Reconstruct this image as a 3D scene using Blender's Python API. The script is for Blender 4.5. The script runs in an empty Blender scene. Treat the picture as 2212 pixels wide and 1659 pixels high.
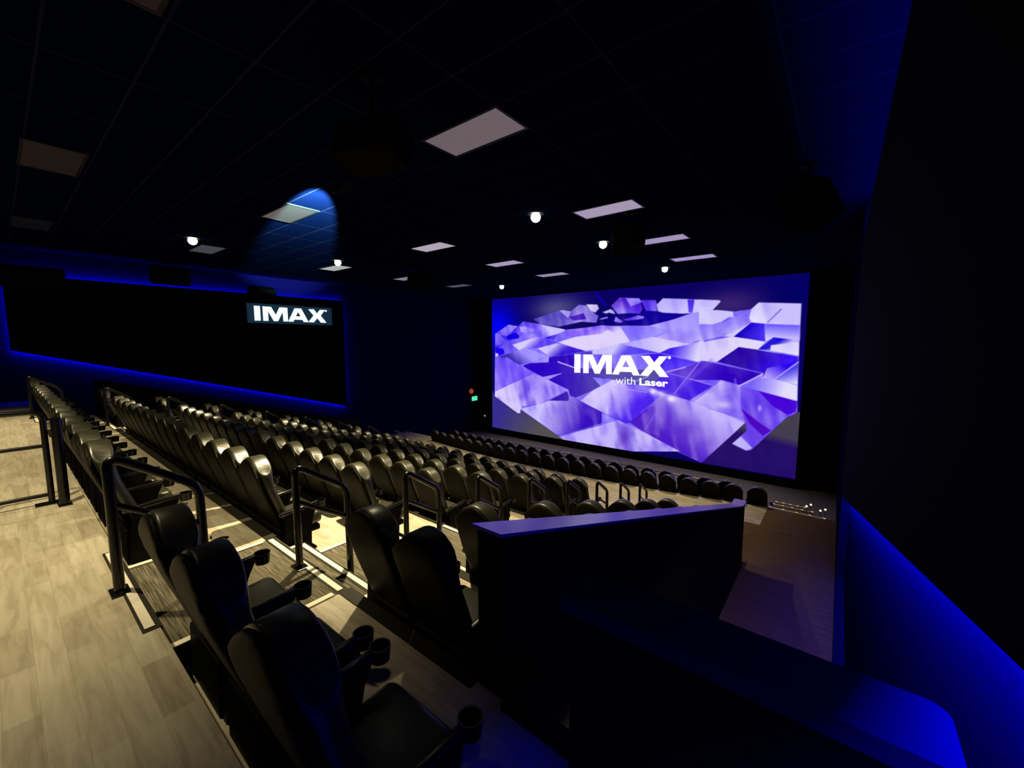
import bpy, bmesh, math, random
import numpy as np
from mathutils import Vector, Matrix

# ------------------------------------------------------------------ camera, world, exposure
SC = bpy.context.scene
COL = SC.collection
PI = math.pi
cd = bpy.data.cameras.new('camera'); cam = bpy.data.objects.new('camera', cd); COL.objects.link(cam)
cd.sensor_width = 36.0; cd.lens = 889.0/2212*36.0; cd.clip_start = 0.05; cd.clip_end = 200
_y, _p = math.radians(38.6), math.radians(-5.9)
_F = Vector((-math.sin(_y)*math.cos(_p), math.cos(_y)*math.cos(_p), math.sin(_p)))
_R = Vector((math.cos(_y), math.sin(_y), 0)); _U = _R.cross(_F)
cam.matrix_world = Matrix(((_R.x, _U.x, -_F.x, 0), (_R.y, _U.y, -_F.y, 0), (_R.z, _U.z, -_F.z, 1.7), (0, 0, 0, 1)))
SC.camera = cam
w = bpy.data.worlds.new('world'); SC.world = w; w.use_nodes = True
w.node_tree.nodes['Background'].inputs[0].default_value = (0, 0, 0, 1)
w.node_tree.nodes['Background'].inputs[1].default_value = 0
SC.view_settings.view_transform = 'Standard'; SC.view_settings.look = 'None'
SC.view_settings.exposure = 0.0; SC.view_settings.gamma = 1.0; SC.view_settings.use_curve_mapping = False
SC.cycles.max_bounces = 6; SC.cycles.diffuse_bounces = 3; SC.cycles.glossy_bounces = 3
SC.cycles.sample_clamp_indirect = 3.0
SC.cycles.caustics_reflective = False; SC.cycles.caustics_refractive = False

WARM = (1.0, 0.84, 0.50)
BLUE = (0.0, 0.0, 1.0)
X_R, X_L = 0.33, -18.14          # side walls
PX_R, PX_L = 0.18, -18.0         # faces of the wall panels
CEIL = 4.27
def pan_bot(y): return 1.53 - 0.2815*y
PAN_TOP = 3.545
LAMPS = [(-5.0, -0.75, 900), (-5.0, 3.29, 2900), (-5.0, 7.03, 1150), (-5.0, 10.04, 900), (-4.98, 14.75, 1300),
         (-12.7, -0.6, 900), (-12.8, 3.29, 1900), (-12.7, 7.03, 1200), (-12.7, 10.04, 900), (-12.4, 14.78, 1000),
         (-8.87, -0.7, 700)]

def link(o, parent=None):
    COL.objects.link(o)
    if parent is not None: o.parent = parent
    return o
def area(name, loc, xdir, emit, sx, sy, color, power, parent=None):
    l = bpy.data.lights.new(name, 'AREA'); l.shape = 'RECTANGLE'; l.size = sx; l.size_y = sy; l.color = color; l.energy = power
    x = Vector(xdir).normalized(); z = -Vector(emit).normalized(); y = z.cross(x).normalized(); x = y.cross(z)
    o = bpy.data.objects.new(name, l)
    o.matrix_world = Matrix(((x.x, y.x, z.x, loc[0]), (x.y, y.y, z.y, loc[1]), (x.z, y.z, z.z, loc[2]), (0, 0, 0, 1)))
    return link(o, parent)
# blue strips hidden behind the edges of the two side-wall panels
def panel_leds(side, y0, y1, pw):
    s = 1 if side == 'right' else -1
    xl = (PX_R+0.075) if s > 0 else (PX_L-0.075)
    zb0, zb1 = pan_bot(y0), pan_bot(y1); L = math.hypot(y1-y0, zb1-zb0); ym = (y0+y1)/2
    n = Vector((0, -0.272, -0.962))
    area('led_strip_light', (xl, ym, (zb0+zb1)/2+0.015), (0, y1-y0, zb1-zb0), (0.85*s, n.y, n.z), L*0.995, 0.02, BLUE, pw*L*(1.25 if s > 0 else 1))
    area('led_strip_light', (xl, ym, PAN_TOP-0.02), (0, 1, 0), (0.5*s, 0, 1), (y1-y0)*0.99, 0.02, BLUE, pw*(0.45 if s > 0 else 1.0)*(y1-y0))
    area('led_strip_light', (xl, y1-0.05, (zb1+PAN_TOP)/2), (0, 0, 1), (0.6*s, 1, 0), (PAN_TOP-zb1)*0.98, 0.02, BLUE, pw*0.5*(PAN_TOP-zb1))
    if s < 0:
        area('led_strip_light', (xl, y0+0.05, (zb0+PAN_TOP)/2), (0, 0, 1), (0.6*s, -1, 0), (PAN_TOP-zb0)*0.98, 0.02, BLUE, pw*0.5*(PAN_TOP-zb0))
panel_leds('right', -1.0, 10.1, 26.0)
panel_leds('left', 0.27, 10.12, 10.0)

# ------------------------------------------------------------------ materials
def mat(name, col, rough=0.6, spec=0.5, metal=0.0, emit=None, es=0.0):
    m = bpy.data.materials.new(name); m.use_nodes = True
    b = m.node_tree.nodes['Principled BSDF']
    b.inputs['Base Color'].default_value = (*col, 1); b.inputs['Roughness'].default_value = rough
    b.inputs['Specular IOR Level'].default_value = spec; b.inputs['Metallic'].default_value = metal
    if emit: b.inputs['Emission Color'].default_value = (*emit, 1); b.inputs['Emission Strength'].default_value = es
    return m
def nodes(m): return m.node_tree.nodes, m.node_tree.links, m.node_tree.nodes['Principled BSDF']
def noisy(name, c1, c2, scale, rough, spec=0.4, stretch=(1, 1, 1), bump=0.0, rvar=0.0, detail=4):
    m = mat(name, c1, rough, spec); N, L, b = nodes(m)
    tc = N.new('ShaderNodeTexCoord'); mp = N.new('ShaderNodeMapping'); mp.inputs['Scale'].default_value = stretch
    nz = N.new('ShaderNodeTexNoise'); nz.inputs['Scale'].default_value = scale; nz.inputs['Detail'].default_value = detail
    L.new(tc.outputs['Object'], mp.inputs[0]); L.new(mp.outputs[0], nz.inputs['Vector'])
    cr = N.new('ShaderNodeValToRGB'); cr.color_ramp.elements[0].color = (*c1, 1); cr.color_ramp.elements[1].color = (*c2, 1)
    cr.color_ramp.elements[0].position = 0.35; cr.color_ramp.elements[1].position = 0.68
    L.new(nz.outputs['Fac'], cr.inputs[0]); L.new(cr.outputs[0], b.inputs['Base Color'])
    if bump:
        bp = N.new('ShaderNodeBump'); bp.inputs['Strength'].default_value = bump; bp.inputs['Distance'].default_value = 0.01
        L.new(nz.outputs['Fac'], bp.inputs['Height']); L.new(bp.outputs[0], b.inputs['Normal'])
    return m
def wood():
    m = mat('wood_planks', (0.4, 0.33, 0.24), 0.5, 0.35); N, L, b = nodes(m)
    tc = N.new('ShaderNodeTexCoord')
    br = N.new('ShaderNodeTexBrick'); br.offset = 0.37; br.inputs['Scale'].default_value = 1.0
    br.inputs['Brick Width'].default_value = 0.46; br.inputs['Row Height'].default_value = 0.115
    br.inputs['Mortar Size'].default_value = 0.0008; br.inputs['Bias'].default_value = -0.1
    br.inputs['Color1'].default_value = (0.56, 0.50, 0.37, 1); br.inputs['Color2'].default_value = (0.40, 0.34, 0.24, 1)
    br.inputs['Mortar'].default_value = (0.36, 0.30, 0.21, 1)
    L.new(tc.outputs['Object'], br.inputs['Vector'])
    mp = N.new('ShaderNodeMapping'); mp.inputs['Scale'].default_value = (1.3, 11, 1)
    nz = N.new('ShaderNodeTexNoise'); nz.inputs['Scale'].default_value = 2.2; nz.inputs['Detail'].default_value = 6
    nz.inputs['Distortion'].default_value = 0.7
    L.new(tc.outputs['Object'], mp.inputs[0]); L.new(mp.outputs[0], nz.inputs['Vector'])
    cr = N.new('ShaderNodeValToRGB'); cr.color_ramp.elements[0].color = (0.74, 0.72, 0.68, 1); cr.color_ramp.elements[1].color = (1, 1, 1, 1)
    cr.color_ramp.elements[0].position = 0.36; cr.color_ramp.elements[1].position = 0.6
    L.new(nz.outputs['Fac'], cr.inputs[0])
    mx = N.new('ShaderNodeMix'); mx.data_type = 'RGBA'; mx.blend_type = 'MULTIPLY'; mx.inputs[0].default_value = 0.9
    L.new(br.outputs['Color'], mx.inputs[6]); L.new(cr.outputs[0], mx.inputs[7]); L.new(mx.outputs[2], b.inputs['Base Color'])
    return m
def ceil_mat():
    m = mat('ceiling_tiles', (0.006, 0.007, 0.03), 0.9, 0.0); N, L, b = nodes(m)
    tc = N.new('ShaderNodeTexCoord'); sp = N.new('ShaderNodeSeparateXYZ'); L.new(tc.outputs['Object'], sp.inputs[0])
    def line(out, off, per, wd):
        a = N.new('ShaderNodeMath'); a.operation = 'SUBTRACT'; a.inputs[1].default_value = off; L.new(out, a.inputs[0])
        p = N.new('ShaderNodeMath'); p.operation = 'PINGPONG'; p.inputs[1].default_value = per/2; L.new(a.outputs[0], p.inputs[0])
        c = N.new('ShaderNodeMath'); c.operation = 'LESS_THAN'; c.inputs[1].default_value = wd; L.new(p.outputs[0], c.inputs[0])
        return c
    lx = line(sp.outputs[0], -3.128, 1.277, 0.011); ly = line(sp.outputs[1], 3.634, 0.6385, 0.011)
    mxx = N.new('ShaderNodeMath'); mxx.operation = 'MAXIMUM'; L.new(lx.outputs[0], mxx.inputs[0]); L.new(ly.outputs[0], mxx.inputs[1])
    mx = N.new('ShaderNodeMix'); mx.data_type = 'RGBA'
    mx.inputs[6].default_value = (0.0010, 0.0032, 0.020, 1); mx.inputs[7].default_value = (0.012, 0.016, 0.035, 1)
    L.new(mxx.outputs[0], mx.inputs[0]); L.new(mx.outputs[2], b.inputs['Base Color'])
    return m
def emis(name, col, s, sampling='AUTO'):
    m = bpy.data.materials.new(name); m.use_nodes = True; N = m.node_tree.nodes; N.clear()
    e = N.new('ShaderNodeEmission'); e.inputs[0].default_value = (*col, 1); e.inputs[1].default_value = s
    o = N.new('ShaderNodeOutputMaterial'); m.node_tree.links.new(e.outputs[0], o.inputs[0])
    m.cycles.emission_sampling = sampling
    return m
M = {}
M['wood'] = wood(); M['ceil'] = ceil_mat()
M['carpet'] = noisy('striped_carpet', (0.045, 0.040, 0.028), (0.20, 0.175, 0.12), 3.0, 0.9, 0.05, (1.4, 46, 1), 0.3)
M['frontcarpet'] = noisy('front_carpet', (0.16, 0.145, 0.13), (0.22, 0.20, 0.18), 6.0, 0.95, 0.1, (1, 1, 1), 0.2)
M['rampcarpet'] = noisy('ramp_carpet', (0.085, 0.054, 0.028), (0.17, 0.11, 0.058), 3.0, 0.85, 0.05, (1.2, 30, 1), 0.25)
M['riser'] = mat('dark_riser', (0.01, 0.01, 0.008), 0.7, 0.1)
M['edge'] = mat('edge_trim', (0.022, 0.020, 0.012), 0.5, 0.2)
M['nosing'] = mat('white_nosing', (0.80, 0.74, 0.58), 0.5, 0.4)
M['wall'] = noisy('navy_wall', (0.0015, 0.0015, 0.032), (0.002, 0.002, 0.042), 40, 0.95, 0.0)
M['panel'] = mat('black_panel_fabric', (0.0015, 0.0015, 0.003), 0.95, 0.02)
M['black'] = mat('black_paint', (0.002, 0.002, 0.004), 0.8, 0.08)
M['cap'] = noisy('cap_laminate_tinted', (0.36, 0.26, 0.98), (0.40, 0.29, 1.0), 60, 0.22, 1.0)  # purple light of the screen put into the cap's base colour
M['vinyl'] = noisy('black_vinyl', (0.028, 0.027, 0.014), (0.036, 0.035, 0.018), 30, 0.36, 0.75, (1, 1, 1), 0.06)
M['shell'] = noisy('shell_plastic', (0.0058, 0.0050, 0.0026), (0.0078, 0.0070, 0.0037), 20, 0.5, 0.05, (1, 1, 1), 0.03)
M['arm'] = mat('arm_plastic', (0.005, 0.005, 0.004), 0.24, 0.7)
M['base'] = mat('seat_base_paint', (0.003, 0.003, 0.003), 0.6, 0.1)
M['plate'] = mat('plate_metal', (0.45, 0.44, 0.40), 0.4, 0.5)
M['rail'] = mat('black_rail_paint', (0.003, 0.003, 0.003), 0.25, 0.45)
M['steel'] = mat('brushed_steel', (0.22, 0.21, 0.19), 0.35, 0.5, 0.6)
M['tlight'] = mat('light_trim', (0.006, 0.006, 0.008), 0.5, 0.2)
M['lamp'] = emis('downlight_glow', (1.0, 0.93, 0.62), 9.0, 'NONE')
M['speaker'] = mat('speaker_black', (0.0015, 0.0015, 0.0025), 0.8, 0.05)
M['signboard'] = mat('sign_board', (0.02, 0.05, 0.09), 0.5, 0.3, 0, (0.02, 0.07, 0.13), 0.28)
M['signletter'] = emis('sign_letters', (0.80, 1.0, 0.90), 1.25, 'AUTO')
M['led'] = emis('led_blue', (0.02, 0.03, 1.0), 0.6, 'NONE')
M['exit'] = emis('exit_green', (0.10, 0.85, 0.45), 1.0, 'NONE')
M['red'] = mat('red_lens', (0.3, 0.03, 0.02), 0.3, 0.5, 0, (0.6, 0.08, 0.04), 0.55)
M['steplight'] = emis('step_light', (1.0, 0.85, 0.55), 1.6, 'AUTO')
M['white'] = emis('logo_white', (1, 1, 1), 1.0, 'NONE')
M['grille'] = noisy('speaker_grille', (0.002, 0.002, 0.003), (0.004, 0.004, 0.006), 300, 0.8, 0.1)

# ------------------------------------------------------------------ helpers
def tag(o, label=None, cat=None, group=None, kind=None):
    if label: o['label'] = label
    if cat: o['category'] = cat
    if group: o['group'] = group
    if kind: o['kind'] = kind
    return o
def empty(name, loc, rz=0.0):
    o = bpy.data.objects.new(name, None); o.empty_display_size = 0.1; link(o); o.location = loc; o.rotation_euler = (0, 0, rz); return o
def build(name, bm, m, parent=None, smooth=False, loc=None):
    me = bpy.data.meshes.new(name); bm.normal_update(); bm.to_mesh(me); bm.free()
    for mm in (m if isinstance(m, (list, tuple)) else [m]): me.materials.append(mm)
    if smooth:
        for p in me.polygons: p.use_smooth = True
        try: me.set_sharp_from_angle(angle=math.radians(50))
        except Exception: pass
    o = bpy.data.objects.new(name, me); link(o, parent)
    if loc: o.location = loc
    return o
def box(bm, x0, x1, y0, y1, z0, z1, mi=0, bev=0.0, seg=2):
    r = bmesh.ops.create_cube(bm, size=1.0); vs = r['verts']
    for v in vs: v.co = Vector((x0+(v.co.x+.5)*(x1-x0), y0+(v.co.y+.5)*(y1-y0), z0+(v.co.z+.5)*(z1-z0)))
    fs = set(f for v in vs for f in v.link_faces)
    for f in fs: f.material_index = mi
    if bev:
        es = list(set(e for v in vs for e in v.link_edges))
        bmesh.ops.bevel(bm, geom=es, offset=bev, segments=seg, profile=0.5, affect='EDGES')
    return vs
def nbm(): return bmesh.new()
def boxo(name, a, m, parent=None, bev=0.0):
    bm = nbm(); box(bm, *a, bev=bev); return build(name, bm, m, parent)
def prism_x(bm, x0, x1, yz, mi=0):
    a = [bm.verts.new((x0, y, z)) for y, z in yz]; b = [bm.verts.new((x1, y, z)) for y, z in yz]; n = len(yz)
    fs = [bm.faces.new(a[::-1]), bm.faces.new(b)]
    for i in range(n): fs.append(bm.faces.new((a[i], a[(i+1) % n], b[(i+1) % n], b[i])))
    for f in fs: f.material_index = mi
    bmesh.ops.recalc_face_normals(bm, faces=fs)
def prism_z(bm, pts, z0, z1, mi=0):
    a = [bm.verts.new((x, y, z0)) for x, y in pts]; b = [bm.verts.new((x, y, z1)) for x, y in pts]; n = len(pts)
    fs = [bm.faces.new(a[::-1]), bm.faces.new(b)]
    for i in range(n): fs.append(bm.faces.new((a[i], a[(i+1) % n], b[(i+1) % n], b[i])))
    for f in fs: f.material_index = mi
    bmesh.ops.recalc_face_normals(bm, faces=fs)
def cyl(bm, p0, p1, r0, r1=None, n=16, caps=True, mi=0):
    r1 = r0 if r1 is None else r1
    p0, p1 = Vector(p0), Vector(p1); d = (p1-p0).normalized()
    u = d.orthogonal().normalized(); v = d.cross(u)
    A = [bm.verts.new(p0+(u*math.cos(2*PI*i/n)+v*math.sin(2*PI*i/n))*r0) for i in range(n)]
    B = [bm.verts.new(p1+(u*math.cos(2*PI*i/n)+v*math.sin(2*PI*i/n))*r1) for i in range(n)]
    fs = [bm.faces.new((A[i], A[(i+1) % n], B[(i+1) % n], B[i])) for i in range(n)]
    if caps: fs += [bm.faces.new(A[::-1]), bm.faces.new(B)]
    for f in fs: f.material_index = mi
def tube(bm, pts, r, n=12, rad=0.0, seg=5):
    P = [Vector(p) for p in pts]
    if rad:                       # rounded bends
        Q = [P[0]]
        for i in range(1, len(P)-1):
            a = (P[i-1]-P[i]); b = (P[i+1]-P[i]); ra = min(rad, a.length*.49, b.length*.49)
            s, e = P[i]+a.normalized()*ra, P[i]+b.normalized()*ra
            for k in range(seg+1):
                t = k/seg; Q.append(s*(1-t)**2+P[i]*2*t*(1-t)+e*t*t)
        Q.append(P[-1]); P = Q
    ref = None; rings = []
    for i, p in enumerate(P):
        d = ((P[i+1]-P[i]) if i < len(P)-1 else (P[i]-P[i-1]))
        if 0 < i < len(P)-1: d = (P[i+1]-P[i]).normalized()+(P[i]-P[i-1]).normalized()
        d.normalize()
        if ref is None: ref = d.orthogonal().normalized()
        ref = (ref-d*ref.dot(d)).normalized(); v = d.cross(ref)
        rings.append([bm.verts.new(p+(ref*math.cos(2*PI*k/n)+v*math.sin(2*PI*k/n))*r) for k in range(n)])
    for a, b in zip(rings, rings[1:]):
        for k in range(n): bm.faces.new((a[k], a[(k+1) % n], b[(k+1) % n], b[k]))
    bm.faces.new(rings[0][::-1]); bm.faces.new(rings[-1])
def kids(o): return [c for c in bpy.data.objects if c.parent is o]
_kc = {}
def dup(root, loc):
    """copy a thing, its parts and their sub-parts"""
    if root.name not in _kc: _kc[root.name] = [(c, kids(c)) for c in kids(root)]
    r = root.copy(); COL.objects.link(r); r.location = loc
    for c, gs in _kc[root.name]:
        cc = c.copy(); COL.objects.link(cc); cc.parent = r
        for g in gs:
            gg = g.copy(); COL.objects.link(gg); gg.parent = cc
    return r
ORD = ['first', 'second', 'third', 'fourth', 'fifth', 'sixth', 'seventh', 'eighth', 'ninth', 'tenth', 'eleventh', 'twelfth',
       'thirteenth', 'fourteenth', 'fifteenth', 'sixteenth', 'seventeenth', 'eighteenth', 'nineteenth', 'twentieth',
       'twenty-first', 'twenty-second', 'twenty-third', 'twenty-fourth']

# ------------------------------------------------------------------ setting
T, R = 1.18, 0.35
def yfront(x): return 12.68+0.0135*(x+10.5)**2      # gently curved front rows
def y2(x): return 13.93+0.006*(x+10.5)**2
def curved(bm, ya, off, z0, z1, mi):
    xs = [-15.6+14.2*i/16 for i in range(17)]
    if ya is None: a = [(x, yfront(x)+0.02) for x in xs]
    else: a = [(-15.6, ya), (-1.4, ya)]
    prism_z(bm, a+[(x, yfront(x)+off) for x in xs[::-1]], z0, z1, mi)
Y0 = 0.485                                   # front edge of the back aisle
def ys(k): return Y0 + T*(k-1)               # back edge of level k (k=1 is the back row)
XS = [(-16.3, -14.50, 0), (-14.50, -13.16, 1), (-13.16, -4.53, 0), (-4.53, -3.08, 1), (-3.08, -1.5, 0)]
bm = nbm()
box(bm, X_L, -0.44, -3.0, Y0, -0.4, 0, 0)
box(bm, -0.44, X_R, -3.0, 0.77, -0.4, 0, 0)
for k in range(1, 9):
    z = -R*k
    for x0, x1, c in XS:
        if k == 1 and x1 == -1.5: x1 = -0.57
        box(bm, x0, x1, ys(k), ys(k+1)+(0.02 if k < 8 else 0), z-0.4, z, 1 if c else 0)
        if c: box(bm, x0, x1, ys(k)-0.001, ys(k)+0.31, z-0.01, z+R/2, 1)
for x0, x1, c in XS:
    if c: box(bm, x0, x1, ys(9)-0.001, ys(9)+0.31, -3.16, -2.975, 1)
box(bm, X_L, -1.95, ys(9), 12.3, -3.55, -3.15, 0); box(bm, -1.95, -1.40, ys(9), 12.3, -3.55, -3.15, 2); curved(bm, 12.3, 0.02, -3.80, -3.15, 0); box(bm, -1.40, X_R, ys(9), 12.45, -3.55, -3.15, 2)                 # cross aisle
box(bm, -1.40, X_R, 12.45, 13.85, -3.55, -3.15, 2)
box(bm, X_L, -15.6, 12.3, 13.6, -3.55, -3.15, 0)
box(bm, -1.45, X_R, 1.0, ys(9), -3.55, -3.15, 2)                 # floor of the entry passage
box(bm, X_L, -16.25, 1.0, ys(9), -3.55, -3.15, 0)
curved(bm, None, 0.98, -4.1, -3.75, 0)
for i, (y, z, xr) in enumerate(((14.7, -3.33, -0.30), (15.5, -3.51, -0.5), (16.2, -3.75, -0.5))):
    box(bm, -1.40, xr, y-0.85, y, z-0.3, z, 2)
for i, (y, z) in enumerate(((14.2, -3.35), (14.8, -3.60), (15.4, -3.80))):
    box(bm, X_L, -15.6, y-0.62, y, z-0.3, z, 0)
box(bm, X_L, X_R, 13.0, 19.3, -4.4, -4.0, 3)
xs_ = [-15.6+14.2*i/16 for i in range(17)]
prism_z(bm, [(x, max(yfront(x)+.97, y2(x)-.2)) for x in xs_]+[(-1.4, 14.99), (-15.6, 14.99)], -4.2, -3.9, 0)
fl = build('floor', bm, [M['wood'], M['carpet'], M['rampcarpet'], M['frontcarpet']]); fl['kind'] = 'structure'
def struct(o): o['kind'] = 'structure'; return o
bm = nbm(); box(bm, X_L-.1, X_R+.1, -3.1, 19.4, CEIL, CEIL+0.2); struct(build('ceiling', bm, M['ceil']))
bm = nbm(); box(bm, X_R, X_R+.2, -3.1, 19.4, -5, CEIL); struct(build('wall_right', bm, M['wall']))
bm = nbm(); box(bm, X_L-.2, X_L, -3.1, 19.4, -5, CEIL); struct(build('wall_left', bm, M['wall']))
bm = nbm(); box(bm, X_L-.2, X_R+.2, -3.2, -3.0, -5, CEIL); struct(build('wall_back', bm, M['wall']))
bm = nbm(); box(bm, X_L-.2, X_R+.2, 19.22, 19.42, -5, CEIL); struct(build('wall_front', bm, M['black']))
# dark wall step beyond the front end of the right-hand panel
bm = nbm(); box(bm, 0.19, X_R, 10.25, 19.2, -3.6, CEIL-.02); struct(build('trim_1', bm, M['wall']))
bm = nbm(); box(bm, 0.19, X_R, 1.3, 10.2, -3.16, -3.0); struct(build('trim_2', bm, M['wall']))
tn = [2]
def trim(bm, m):
    tn[0] += 1; return struct(build('trim_%d' % tn[0], bm, m))
# dark edging along the front of every seating level, white strips on the stairs
for k in range(1, 9):
    z = -R*k; yf = ys(k+1)
    for x0, x1, c in XS:
        if c: continue
        if k == 1 and x1 == -1.5: x1 = -1.6
        bm = nbm(); box(bm, x0, x1, yf-0.07, yf+0.035, z-R, z+0.008); trim(bm, M['edge'])
for x0, x1, c in XS:
    if not c: continue
    for k in range(0, 9):
        z = -R*k; yf = ys(k+1)
        bm = nbm(); box(bm, x0+.03, x1-.03, yf-0.065, yf-0.018, z+0.001, z+0.010); trim(bm, M['nosing'])
        bm = nbm(); box(bm, x0, x1, yf-0.08, yf+0.010, z-0.05, z+0.004); trim(bm, M['edge'])
        bm = nbm(); box(bm, x0+.03, x1-.03, yf+0.25, yf+0.297, z-R/2+0.001, z-R/2+0.010); trim(bm, M['nosing'])
        bm = nbm(); box(bm, x0, x1, yf+0.232, yf+0.318, z-R/2-0.05, z-R/2+0.004); trim(bm, M['edge'])
        if k > 0:
            for xx in (x0, x1-0.05):
                bm = nbm(); box(bm, xx, xx+0.05, ys(k)+0.34, yf-0.11, z+0.001, z+0.012); trim(bm, M['nosing'])
                bm = nbm(); box(bm, xx, xx+0.05, ys(k), ys(k)+0.22, z+R/2+0.001, z+R/2+0.012); trim(bm, M['nosing'])
bm = nbm(); box(bm, -17.9, -16.6, 13.50, 13.57, -3.149, -3.135); trim(bm, M['nosing'])
# edge of the cross aisle

# raked half walls either side of the seating and the parapet in front of the camera
def half_wall(name, x0, x1, label, capname):
    rt = empty(name, ((x0+x1)/2, 1.66, -0.7)); tag(rt, label, 'wall')
    bm = nbm(); prism_x(bm, x0+.02, x1-.02, [(1.66, 0.633), (9.35, -1.685), (9.65, -1.685), (9.65, -3.15), (5, -3.15), (1.66, -3.15)])
    o = build('wall_body', bm, M['black'], rt); o.matrix_parent_inverse = Matrix.Translation(-rt.location)
    bm = nbm(); prism_x(bm, x0, x1, [(1.62, 0.665), (9.35, -1.665), (9.7, -1.665), (9.7, -1.685), (9.35, -1.685), (1.62, 0.645)])
    bmesh.ops.bevel(bm, geom=bm.edges[:], offset=0.004, segments=2, affect='EDGES')
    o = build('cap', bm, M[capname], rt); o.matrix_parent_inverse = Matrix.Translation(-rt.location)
    if capname == 'cap': o['label'] = 'smooth cap catching screen light, with more purple put into its colour'
    return rt
half_wall('raked_half_wall', -1.60, -1.37, 'black sloping half wall with cap tinted purple for the screen light, right of the seats', 'cap')
half_wall('raked_half_wall', -16.46, -16.23, 'black sloping half wall at the far left end of the seat rows', 'black')  # unlit look of this cap put into its black colour
rt = empty('parapet', (-0.2, 1.0, 0)); tag(rt, 'low black parapet with blue-lit top, bottom right, beside the right wall', 'wall')
bm = nbm(); box(bm, -0.44, 0.145, 0.765, 0.875, -0.45, 1.10); box(bm, -0.56, -0.44, 0.5, 0.77, -.35, 0.22)
box(bm, -0.56, -0.44, 0.87, 1.62, -0.75, 0.22); box(bm, -1.36, -0.56, 1.60, 1.70, -0.75, -.30)
o = build('wall_body', bm, M['black'], rt); o.matrix_parent_inverse = Matrix.Translation(-rt.location)
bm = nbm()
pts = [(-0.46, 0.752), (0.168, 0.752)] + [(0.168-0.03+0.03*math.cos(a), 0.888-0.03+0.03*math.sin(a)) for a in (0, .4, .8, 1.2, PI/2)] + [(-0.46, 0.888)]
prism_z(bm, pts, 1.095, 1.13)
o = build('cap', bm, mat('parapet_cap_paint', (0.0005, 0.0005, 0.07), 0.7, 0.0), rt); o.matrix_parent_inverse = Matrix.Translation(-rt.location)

# wall panels with glowing edges
def wall_panel(side, y0, y1, label):
    s = 1 if side == 'right' else -1
    xf = PX_R if s > 0 else PX_L
    rt = empty('wall_panel', (xf, (y0+y1)/2, pan_bot(y1))); tag(rt, label, 'wall panel')
    inv = Matrix.Translation(-rt.location)
    bm = nbm(); prism_x(bm, min(xf, xf+.04*s), max(xf, xf+.04*s), [(y0, pan_bot(y0)), (y1, pan_bot(y1)), (y1, PAN_TOP), (y0, PAN_TOP)])
    o = build('panel_face', bm, M['panel'], rt); o.matrix_parent_inverse = inv
    e = 0.006; xa, xb = sorted((xf+.040*s, xf+.052*s))
    zb0, zb1 = pan_bot(y0), pan_bot(y1)
    for q in ([(y0, zb0), (y1, zb1), (y1, zb1+e*2), (y0, zb0+e*2)], [(y0, PAN_TOP-e), (y1, PAN_TOP-e), (y1, PAN_TOP), (y0, PAN_TOP)],
              [(y1-e, zb1), (y1, zb1), (y1, PAN_TOP), (y1-e, PAN_TOP)]):
        bm = nbm(); prism_x(bm, xa, xb, q); o = build('led_strip', bm, M['led'], rt); o.matrix_parent_inverse = inv
    # stand-off brackets tie the panel to the wall
    bm = nbm(); xa, xb = sorted((xf+.03*s, xf+.16*s))
    for i in range(6):
        y = y0+0.8+(y1-y0-1.6)*i/5
        for z in (PAN_TOP-0.5, pan_bot(y)+0.5): box(bm, xa, xb, y-.05, y+.05, z-.05, z+.05)
    o = build('bracket', bm, M['black'], rt); o.matrix_parent_inverse = inv
    return rt
wall_panel('right', -1.0, 10.1, 'large black acoustic panel with blue glowing edges on the right wall')
wall_panel('left', 0.27, 10.12, 'large black acoustic panel with blue glowing edges on the far left wall')
# added unseen lamp below the back aisle, to warm the entry passage floor
rt = empty('added_passage_lamp', (-0.95, 1.05, -0.76)); tag(rt, 'added unseen lamp warming the entry passage floor below the parapet', 'lamp')
bm = nbm(); cyl(bm, (0, 0, -.06), (0, 0, 0), .12, n=20); build('housing', bm, M['black'], rt, True)
bm = nbm(); cyl(bm, (0, 0, -.068), (0, 0, -.06), .10, n=20); build('lens', bm, M['steplight'], rt, True)
l = bpy.data.lights.new('added_passage_light', 'SPOT'); l.energy = 900; l.color = (1.0, .62, .25); l.spot_size = math.radians(46); l.spot_blend = .6; l.shadow_soft_size = .08
o = bpy.data.objects.new('added_passage_light', l); link(o, rt); o.location = (0, 0, -.10); o.rotation_euler = (math.radians(70), 0, math.radians(3))
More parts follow.
